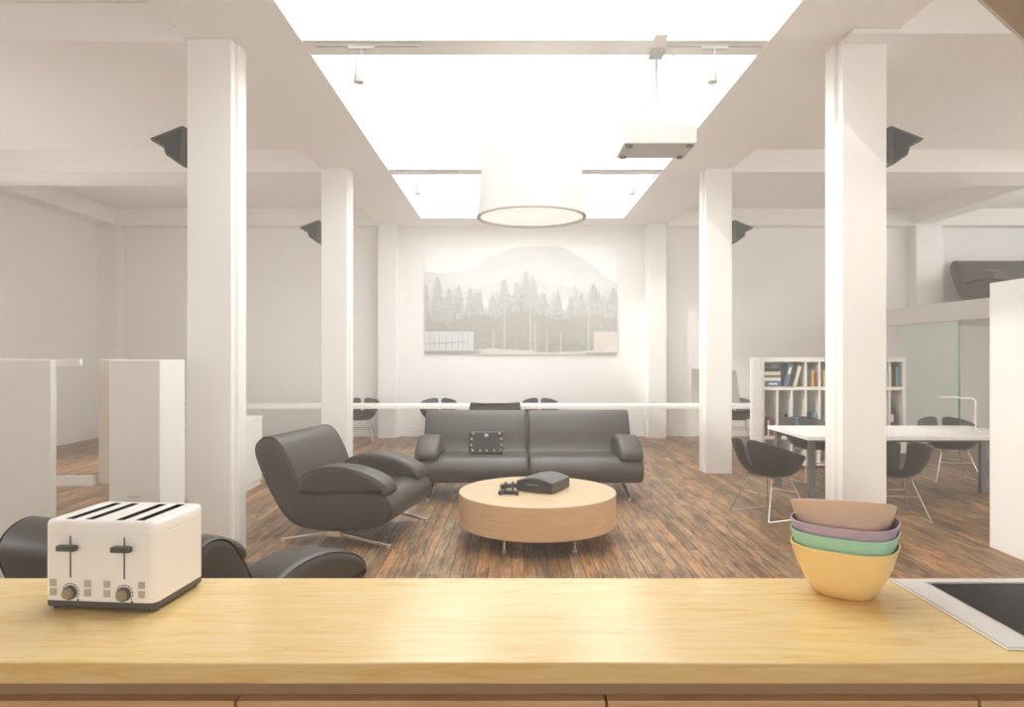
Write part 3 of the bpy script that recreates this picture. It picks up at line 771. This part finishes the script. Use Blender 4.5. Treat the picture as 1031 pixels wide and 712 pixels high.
book('cream book leaning last in the slanting trio', x + .133, z1 + .001, .05, .30, .26, cc, R(14))
for (px, th, h, col, lab) in ((813, .040, .27, cg, 'dark grey upright book in the cubby beside the slanting trio'), (816.1, .026, .255, cbr, 'brown upright book in the cubby beside the slanting trio'), (818.2, .030, .24, cy_, 'yellow upright book in the cubby beside the slanting trio'), (820.6, .026, .23, cr, 'red upright book in the cubby beside the slanting trio'),
                              (827, .034, .30, cg, 'tall dark upright book just before the big column'), (829.8, .030, .24, cy_, 'olive upright book just before the big column'),
                              (897.6, .018, .30, cy_, 'bright yellow upright book in the end cubby'), (899.1, .055, .28, ck, 'black patterned upright book in the end cubby'), (903.3, .034, .29, cs, 'pale blue upright book in the end cubby')):
    book(lab, dx(px), z1 + .001, th, h, .24, col)
z2 = SH2 + .046
for (px, th, h, col, lab) in ((770.8, .036, .26, ck, 'black book at the end of the long middle shelf'), (773.6, .022, .22, cw, 'thin white book after the black one, middle shelf'), (775.6, .030, .27, cr, 'dark red book in the end cubby of the middle shelf'), (778.0, .030, .24, cg, 'grey book beside the dark red one, middle shelf'),
                              (784.6, .050, .33, cg, 'wide grey book in the second cubby of the middle shelf'), (788.4, .040, .32, ct, 'dark teal book in the second cubby of the middle shelf'), (791.6, .032, .31, ck, 'black book in the second cubby of the middle shelf'),
                              (799.6, .040, .27, cs, 'bright blue book in the third cubby of the middle shelf'), (802.6, .040, .27, cb, 'blue book in the third cubby of the middle shelf'), (818.3, .034, .32, cb, 'dark blue book in the fourth cubby of the middle shelf'), (821, .034, .33, cs, 'bright blue book in the fourth cubby of the middle shelf'),
                              (896.9, .072, .36, ck, 'tall black box file in the end cubby of the middle shelf')):
    book(lab, dx(px), z2, th, h, .24, col)

# ------------------------------------------------------------------ tall cabinets on the left
def lab(o, s): o['label'] = s; return o
c1 = thing('tall_cabinet', 'tall white cabinet cut off by the picture edge behind the toaster', 'cabinet')
def X(px, Y): return (px - 515.5) / F * Y
obj('body', bx(B(), X(-60, 4.6), X(51, 4.6), 4.6, 4.66, 0, 1.605), WHITE, c1, bevel=.003)
obj('top_shelf', bx(B(), X(-60, 4.66), X(80.5, 4.66), 4.66, 4.69, 1.562, 1.61), SHELFW, c1, bevel=.002)
obj('lower_shelf', bx(B(), X(-60, 4.70), X(98.5, 4.72), 4.66, 4.70, .745, .812), SHELFW, c1, bevel=.002)
obj('back_panel', bx(B(), X(-60, 5.0), X(30, 5.0), 5.0, 5.02, 0, 1.61), SHELFW, c1, bevel=.002)
c2 = thing('tall_cabinet', 'tall narrow white cabinet between toaster and big column', 'cabinet')
obj('body', bx(B(), X(110, 4.6), X(161, 4.6), 4.62, 4.95, 0, 1.605), WHITE, c2, bevel=.003)
dr = obj('door', bx(B(), X(110, 4.6) , X(161, 4.6) - .001, 4.60, 4.618, 0.05, 1.603), WHITE, c2, bevel=.002)
obj('handle', tube(B(), [(X(131, 4.6), 4.598, .690), (X(131, 4.6), 4.575, .690), (X(141, 4.6), 4.575, .690), (X(141, 4.6), 4.598, .690)], .005, 8), CHROME, dr, smooth=True)
obj('side_post', bx(B(), X(99, 4.72), X(110, 4.72), 4.72, 4.95, 0.745, 1.608), plain('cream_board', (.74, .68, .58), .5, var=.01), c2, bevel=.002)
lc = thing('low_cabinet', 'low white cabinet showing behind the big column beside armchair', 'cabinet')
obj('body', bx(B(), -3.55, -3.17, 7.4, 8.66, 0.06, .83), WHITE, lc, bevel=.003)
obj('top_board', bx(B(), -3.56, -3.165, 7.39, 8.67, .83, .862), WHITE, lc, bevel=.003)
obj('plinth', bx(B(), -3.53, -3.18, 7.43, 8.63, 0, .06), SHELFW, lc)

# ------------------------------------------------------------------ kitchen island
t = thing('kitchen_island', 'kitchen island with golden maple worktop and tan drawer fronts', 'kitchen island')
IX0, IX1 = -2.6, 2.75
hx0, hx1, hy0, hy1 = 1.235, 1.80, 1.70, 2.175
bm = B()
bx(bm, IX0, hx0, 1.613, 2.22, .868, .92); bx(bm, hx1, IX1, 1.613, 2.22, .868, .92)
bx(bm, hx0, hx1, 1.613, hy0, .868, .92); bx(bm, hx0, hx1, hy1, 2.22, .868, .92)
bmesh.ops.remove_doubles(bm, verts=bm.verts, dist=1e-5)
bmesh.ops.delete(bm, geom=[f for f in bm.faces if abs(f.normal.x) > .9 and ((abs(f.calc_center_median().x - hx0) < 1e-4 or abs(f.calc_center_median().x - hx1) < 1e-4)) and not (hy0 < f.calc_center_median().y < hy1)], context='FACES')
wt = obj('worktop', bx(B(), IX0, IX1, 1.613, 2.22, .868, .92), MAPLE, t, bevel=.004, segs=3)
bm.free()
obj('carcass', bx(B(), IX0 + .05, IX1 - .05, 1.68, 2.18, .06, .867), DRAWW, t)
obj('recess_rail', bx(B(), IX0 + .05, IX1 - .05, 1.672, 1.68, .80, .868), SHADEDGAP, t, bevel=.001)
xs = [IX0 + .05] + [(p - 515.5) / F * 1.65 for p in (-132, 239, 610, 983)] + [IX1 - .05]
for a, b_ in zip(xs, xs[1:]):
    if b_ - a < .2: continue
    for z0, z1_ in ((.56, .816), (.31, .554), (.08, .304)):
        o = obj('drawer', bx(B(), a + .003, b_ - .003, 1.638, 1.672, z0, z1_), DRAWW, t, bevel=.002)
obj('kick_board', bx(B(), IX0 + .08, IX1 - .08, 1.72, 2.15, 0, .06), DGREY, t)

# hob
t = thing('hob', 'black glass hob in a wide steel frame set in the worktop', 'hob')
bm = B()
prism(bm, [(1.215, 1.675), (1.84, 1.675), (1.84, 2.195), (1.215, 2.195)], 'z', .9205, .924)
obj('steel_rim', bm, STEEL, t, bevel=.0015)
bm = B()
hx0, hx1, hy0, hy1 = 1.305, 1.80, 1.715, 2.145
for a, b_, c_, d_ in ((1.222, hx0, 1.682, 2.188), (hx1, 1.833, 1.682, 2.188), (hx0, hx1, 1.682, hy0), (hx0, hx1, hy1, 2.188)):
    bx(bm, a, b_, c_, d_, .924, .9275)
obj('frame', bm, STEEL, t)
obj('glass_top', bx(B(), hx0, hx1, hy0, hy1, .924, .9262), HOBG, t)
for (x, y, r_) in () and ((1.44, 2.03, .075), (1.66, 2.03, .09), (1.44, 1.83, .09), (1.66, 1.83, .075)):
    obj('burner_ring', lathe(B(), [(r_, .9262), (r_, .9266), (r_ - .002, .9266), (r_ - .002, .9262)], 40, x, y), DGREY, t)
# raised inner lip
bm = B()
for a, b_, c_, d_ in ((hx0 - .006, hx0, hy0 - .006, hy1 + .006), (hx1, hx1 + .006, hy0 - .006, hy1 + .006), (hx0, hx1, hy0 - .006, hy0), (hx0, hx1, hy1, hy1 + .006)):
    bx(bm, a, b_, c_, d_, .9275, .930)
obj('inner_lip', bm, CHROME, t)

# ------------------------------------------------------------------ toaster
TW, TD = .335, .255
tyaw = R(-5.2)
t = thing('toaster', 'white four slot toaster with dark base and two dials on the worktop', 'toaster', (-1.325 + .168, 1.943 + .115, .92), tyaw)
hw, hd = TW / 2, TD / 2
def rr(hx, hy, r, n=5):
    out = []
    for cx, cy, a0 in ((hx - r, hy - r, 0), (-hx + r, hy - r, 90), (-hx + r, -hy + r, 180), (hx - r, -hy + r, 270)):
        for k in range(n + 1):
            a = R(a0 + 90 * k / n); out.append(Vector((cx + r * math.cos(a), cy + r * math.sin(a))))
    return out
bm = B()
outer = rr(hw, hd, .022)
rings = []
for z, ins in ((.028, 0), (.215, 0), (.2165, .0012), (.218, 0), (.243, 0), (.2505, .003), (.2545, .008)):
    q = inset(outer, ins) if ins else outer
    rings.append([bm.verts.new((p.x, p.y, z)) for p in q])
for a, b_ in zip(rings, rings[1:]):
    for i in range(len(a)): bm.faces.new((a[i], a[(i + 1) % len(a)], b_[(i + 1) % len(a)], b_[i]))
bm.faces.new(rings[0][::-1]); bm.faces.new(rings[-1])
body = obj('body', bm, TWHITE, t, smooth=True)
# cut the four slots with a boolean
cut = B()
fr = (.185, .362, .638, .815)
for f in fr: bx(cut, -hw + f * TW - .014, -hw + f * TW + .014, -hd + .022, hd - .022, .13, .27)
co = obj('slot_cutter', cut, TSLOT, None)
mod = body.modifiers.new('slots', 'BOOLEAN'); mod.object = co; mod.operation = 'DIFFERENCE'; mod.solver = 'EXACT'
co.parent = t
bpy.context.view_layer.update()
dg = bpy.context.evaluated_depsgraph_get()
me = bpy.data.meshes.new_from_object(body.evaluated_get(dg)); body.modifiers.clear(); body.data = me
bpy.data.objects.remove(co)
for f in fr:
    o = obj('bread_slot', bx(B(), -hw + f * TW - .0138, -hw + f * TW + .0138, -hd + .0222, hd - .0222, .131, .2538), TSLOT, t)
    bmx = bmesh.new(); bmx.from_mesh(o.data)
    bmesh.ops.delete(bmx, geom=[q for q in bmx.faces if q.normal.z > .9], context='FACES'); bmx.to_mesh(o.data); bmx.free()
obj('base', prism(B(), [(p.x, p.y) for p in rr(hw, hd, .022)], 'z', .010, .028), TDARK, t, bevel=.002)
for sx in (-1, 1):
    for sy in (-1, 1): obj('foot', lathe(B(), [(0, 0), (.012, 0), (.013, .010), (0, .010)], 14, sx * (hw - .025), sy * (hd - .025)), TDARK, t, smooth=True)
for cx in (-hw + .082, -hw + .244):
    yf = -hd
    obj('lever_track', bx(B(), cx - .002, cx + .002, yf - .0012, yf + .002, .094, .212), DGREY, t)
    lv = B(); bx(lv, cx - .028, cx + .028, yf - .024, yf - .005, .173, .189)
    bx(lv, cx - .010, cx + .010, yf - .006, yf, .175, .187)
    obj('lever', lv, TDARK, t, bevel=.004, segs=3)
    M0 = Matrix.Translation((cx, yf, .052)) @ Matrix.Rotation(R(90), 4, 'X')
    kb = obj('dial', lathe(B(), [(0, 0), (.020, 0), (.019, .010), (.0, .010)], 28, M=M0), TDARK, t, smooth=True)
    obj('dial_cap', lathe(B(), [(.0, .010), (.0155, .010), (.0145, .018), (.013, .020), (0, .020)], 28, M=M0), TTAN, kb, smooth=True)
    tm = B()
    for k in range(9):
        a = R(150 - 22 * k - 5)
        for s in (1,):
            Mx = M0 @ Matrix.Rotation(a, 4, 'Z')
            bx(tm, .0235, .0262, -.0032, .0032, 0, .0006, Mx)
    obj('dial_marking', tm, TDARK, t)
    im = B(); prism(im, [(cx + .019, .022), (cx + .027, .022), (cx + .025, .034), (cx + .021, .034)], 'y', yf - .0006, yf)
    obj('dial_symbol', im, TDARK, t)
    for ddx in (-.052, .052):
        for dz in (.052, .078):
            obj('button', bx(B(), cx + ddx - .010, cx + ddx + .010, yf - .003, yf, dz - .010, dz + .010), TBUT, t, bevel=.0025)

# ------------------------------------------------------------------ bowls
def bowl(name, label, mat, z, rot, R0=.164, h=.152, tilt=None):
    bm = B(); NA = 64
    def ring(rad, z_, e):
        out = []
        for k in range(NA):
            a = 2 * PI * k / NA + PI / 4
            ca, sa = math.cos(a), math.sin(a)
            q = (abs(ca) ** e + abs(sa) ** e) ** (-1 / e) * (2 ** (1 / e) / 2 ** .5)
            out.append(bm.verts.new((rad * q * ca, rad * q * sa, z_)))
        return out
    prof = [(.088, 0, 2.5), (.096, .004, 2.5), (.125, .045, 2.6), (.150, .092, 2.7), (.165, .135, 2.8), (.172, .1575, 2.8), (.1705, .1605, 2.8), (.1675, .1600, 2.8), (.160, .135, 2.8), (.145, .093, 2.7), (.119, .048, 2.6), (.090, .010, 2.5)]
    s = R0 / .172
    rings = [ring(r_ * s, z_ * h / .158, e) for r_, z_, e in prof]
    for a, b_ in zip(rings, rings[1:]):
        for k in range(NA): bm.faces.new((a[k], a[(k + 1) % NA], b_[(k + 1) % NA], b_[k]))
    bm.faces.new(rings[0][::-1]); bm.faces.new(rings[-1])
    o = obj(name, bm, mat, None, smooth=True)
    o.location = (1.02, 2.095, z); o.rotation_euler = (tilt[0] if tilt else 0, tilt[1] if tilt else 0, rot)
    return tag(o, label, 'bowl', 'stacked bowls')
YEL = plain('yellow_glaze', (.87, .65, .29), .32, var=.02); MINT = plain('mint_glaze', (.36, .66, .50), .35, var=.02)
PUR = plain('mauve_glaze', (.46, .37, .49), .35, var=.02); TAN = plain('tan_glaze', (.70, .51, .37), .35, var=.02)
br_ = R(-36)
bowl('bowl', 'yellow bowl at the bottom of the stack', YEL, .9205, br_)
bowl('bowl', 'mint green bowl stacked on the yellow one', MINT, .9205 + .040, br_)
bowl('bowl', 'mauve bowl stacked on the mint green one', PUR, .9205 + .070, br_)
o = bowl('bowl', 'tan bowl tilted on top of the stack', TAN, .9205 + .118, br_, R0=.160, h=.145)
o.rotation_mode = 'QUATERNION'
o.rotation_quaternion = (Matrix.Rotation(R(-14.5), 4, 'X') @ Matrix.Rotation(R(5), 4, 'Y') @ Matrix.Rotation(br_, 4, 'Z')).to_quaternion()
o.location.y += .0

# ------------------------------------------------------------------ speakers on the columns
def speaker(label, x, y, zc, sx):
    t = thing('wall_speaker', label, 'speaker', (x, y, zc), 0, 'dark speakers mounted on columns')
    # wedge shaped housing, wider at the wall, tapering to its outer tip
    poly = [(0, .150), (.030, .160), (.290, .058), (.262, .030), (.240, .034), (.205, .010), (.178, -.006), (.172, -.040), (.156, -.078), (.120, -.100), (.050, -.152), (0, -.144)]
    poly = [(sx * (a + .018), b_) for a, b_ in poly]
    bm = B(); prism(bm, poly, 'y', -.11, .11)
    obj('housing', bm, SPK, t, bevel=.006)
    poly2 = [(sx * (a + .018), b_) for a, b_ in ((.03, .135), (.235, .054), (.195, .025), (.160, -.01), (.135, -.07), (.05, -.125))]
    obj('grille', prism(B(), poly2, 'y', -.116, -.11), SPK2, t)
    bm = B(); bx(bm, min(0, sx * .03), max(0, sx * .03), -.03, .03, -.05, .05); bx(bm, min(0, sx * .01), max(0, sx * .01), -.05, .05, -.09, .09)
    obj('wall_bracket', bm, DGREY, t, bevel=.002)
    return t
speaker('dark wedge speaker high on the big column behind the toaster', -2.62, 5.62, 3.33, -1)
speaker('dark wedge speaker high on the big column behind the bowls', 3.02, 5.62, 3.33, 1)
speaker('dark wedge speaker high on the column by the armchair', -2.62, 9.5, 3.33, -1)
speaker('dark wedge speaker high on the column by the bookcase', 3.02, 9.5, 3.33, 1)

# ------------------------------------------------------------------ pendant lamp
DIFF = plain('lamp_diffuser', (.86, .84, .80), .5, var=.01)
DIFF.node_tree.nodes['Principled BSDF'].inputs['Emission Color'].default_value = (1, .96, .9, 1)
DIFF.node_tree.nodes['Principled BSDF'].inputs['Emission Strength'].default_value = 0.55
t = thing('drum_pendant_lamp', 'large white drum lamp hanging under the skylight', 'pendant lamp', (.185, 6.5, 2.94))
obj('lamp_shade', lathe(B(), [(.515, 0), (.44, .815), (.432, .815), (.507, 0), (.515, 0)], 64), LAMPSH, t, smooth=True)
obj('diffuser', lathe(B(), [(0, .022), (.49, .022), (.49, .028), (0, .028)], 64), DIFF, t, smooth=True)
bm = B(); lathe(bm, [(.488, .0), (.520, .0), (.520, .018), (.488, .018), (.488, 0)], 64)
obj('rim', bm, plain('lamp_rim', (.62, .60, .56), .4, var=.02), t, smooth=True)
bm = B()
for k in range(3):
    a = 2 * PI * k / 3 + .4; tube(bm, [(.436 * math.cos(a), .436 * math.sin(a), .80), (0, 0, 1.05)], .003, 6)
tube(bm, [(0, 0, 1.05), (0, 0, ZR - .02 - 2.94)], .005, 8)
obj('cable', bm, WIRE, t)

# ------------------------------------------------------------------ projector
t = thing('projector', 'white ceiling projector box hanging on a pole below the skylight beam', 'projector', (1.22, 5.80, 3.37))
obj('body', bx(B(), -.30, .30, -.20, .22, 0, .165), FITT, t, bevel=.012, segs=3)
for sx in (-1, 1):
    for sy in (-1, 1): obj('foot', lathe(B(), [(0, -.012), (.030, -.012), (.033, 0), (0, 0)], 16, sx * .25, sy * .16 + .01), DGREY, t, smooth=True)
obj('lens', lathe(B(), [(0, 0), (.05, 0), (.05, .03), (.04, .04), (.038, .03), (0, .028)], 24, M=Matrix.Translation((-.14, .22, .08)) @ Matrix.Rotation(R(-90), 4, 'X')), DGREY, t, smooth=True)
obj('pole', tube(B(), [(0, -.03, .165), (0, -.03, .81)], .013, 12), FITT, t, smooth=True)
obj('mount_plate', bx(B(), -.06, .06, -.10, .04, .79, .829), FITT, t, bevel=.003)
struct('beam', bx(B(), 1.145, 1.25, 5.44, 5.56, 4.19, 5.48), CEIL, 'short white upright rising from the beam above the projector', 'beam', .004)

# ------------------------------------------------------------------ track lights
def track(label, x0, x1, y, z, spots, n):
    t = thing('track_light', label, 'track light', (0, 0, 0), 0, 'track lights under the skylight beams')
    obj('rail', bx(B(), x0, x1, y - .018, y + .018, z - .022, z), FITT, t, bevel=.004)
    for xs_ in spots:
        a = obj('adapter', bx(B(), xs_ - .11, xs_ + .11, y - .016, y + .016, z - .045, z - .022), FITT, t, bevel=.003)
        s = obj('spot_stem', tube(B(), [(xs_, y, z - .045), (xs_, y, z - .15)], .006, 8), FITT, t, smooth=True)
        obj('spot_head', lathe(B(), [(0, .0), (.040, 0), (.044, .01), (.030, .12), (.016, .19), (0, .195)], 20, M=Matrix.Translation((xs_ - .02, y, z - .32))), FITT, s, smooth=True)
    return t
track('white track with one spot under the near skylight beam, armchair side', -1.62, -.77, 5.62, 4.20, [-1.24], 0)
track('white track with one spot under the near skylight beam, projector side', 1.28, 2.06, 5.62, 4.20, [1.67], 1)
track('white track with one spot under the far skylight beam, armchair side', -1.62, -.75, 9.55, 4.20, [-1.29], 2)
track('white track with one spot under the far skylight beam, bookcase side', 1.0, 2.07, 9.55, 4.20, [1.70], 3)

# ------------------------------------------------------------------ light
w = bpy.data.worlds.new('overcast_sky'); bpy.context.scene.world = w; w.use_nodes = True
n = w.node_tree.nodes; l = w.node_tree.links
bg = n['Background']
WCOL, WSTR = (0.985, 1.0, 0.985), 5.6
bg.inputs['Color'].default_value = list(WCOL) + [1]; bg.inputs['Strength'].default_value = WSTR
def portal(name, loc, rot, sx, sy):
    li = bpy.data.lights.new(name, 'AREA'); li.shape = 'RECTANGLE'; li.size = sx; li.size_y = sy
    li.cycles.is_portal = True
    o = bpy.data.objects.new(name, li); C.objects.link(o); o.location = loc; o.rotation_euler = rot
portal('skylight_portal', ((WX0 + WX1) / 2, (WY0 + WY1) / 2, ZR + .12), (0, 0, 0), WX1 - WX0, WY1 - WY0)
for a, b_ in wins:
    portal('fill_window_portal', ((a + b_) / 2, YN - .22, 2.0), (R(90), 0, 0), b_ - a, 2.0)
for xx, rz, ws_, top in ((XL - .22, -90, SWL, 2.9), (XR + .22, 90, SWR, 4.4)):
    for a, b_ in ws_:
        portal('fill_window_portal', (xx, (a + b_) / 2, (.8 + top) / 2), (R(90), 0, R(rz)), b_ - a, top - .8)
# thin haze filling the room
hm = bpy.data.materials.new('thin_haze'); hm.use_nodes = True
hn = hm.node_tree.nodes; hn.clear(); ho = hn.new('ShaderNodeOutputMaterial'); hv = hn.new('ShaderNodeVolumeScatter')
hv.inputs['Color'].default_value = (1, .98, .94, 1); hv.inputs['Density'].default_value = 0.013; hv.inputs['Anisotropy'].default_value = 0.2
hm.node_tree.links.new(hv.outputs[0], ho.inputs['Volume'])
hz = obj('haze', bx(B(), XL - .05, XR + .05, YN - .02, YB + .05, -.02, ZR + .01), hm)
tag(hz, 'thin bright haze filling the whole room', 'haze', None, 'stuff')
sl = bpy.data.lights.new('sun', 'SUN'); sl.energy = 2.0; sl.angle = R(3); sl.color = (1, .93, .82)
so = bpy.data.objects.new('sun', sl); C.objects.link(so)
so.rotation_euler = Vector((-.62, -.35, .70)).to_track_quat('Z', 'Y').to_euler()

# ------------------------------------------------------------------ camera
cam = bpy.data.cameras.new('camera'); cam.lens = 24; cam.sensor_width = 36; cam.clip_start = .05; cam.clip_end = 200
co = bpy.data.objects.new('camera', cam); C.objects.link(co)
co.location = (0, 0, EYE); co.rotation_euler = (R(90), 0, 0)
sc = bpy.context.scene; sc.camera = co
sc.view_settings.view_transform = 'Standard'; sc.view_settings.look = 'None'; sc.view_settings.gamma = 1; sc.view_settings.use_curve_mapping = False
sc.view_settings.exposure = 0.27
cy = sc.cycles
cy.volume_bounces = 1; cy.max_bounces = 14; cy.diffuse_bounces = 8; cy.glossy_bounces = 4; cy.transparent_max_bounces = 8
cy.use_denoising = True
cy.caustics_reflective = False; cy.caustics_refractive = False
cy.sample_clamp_indirect = 8
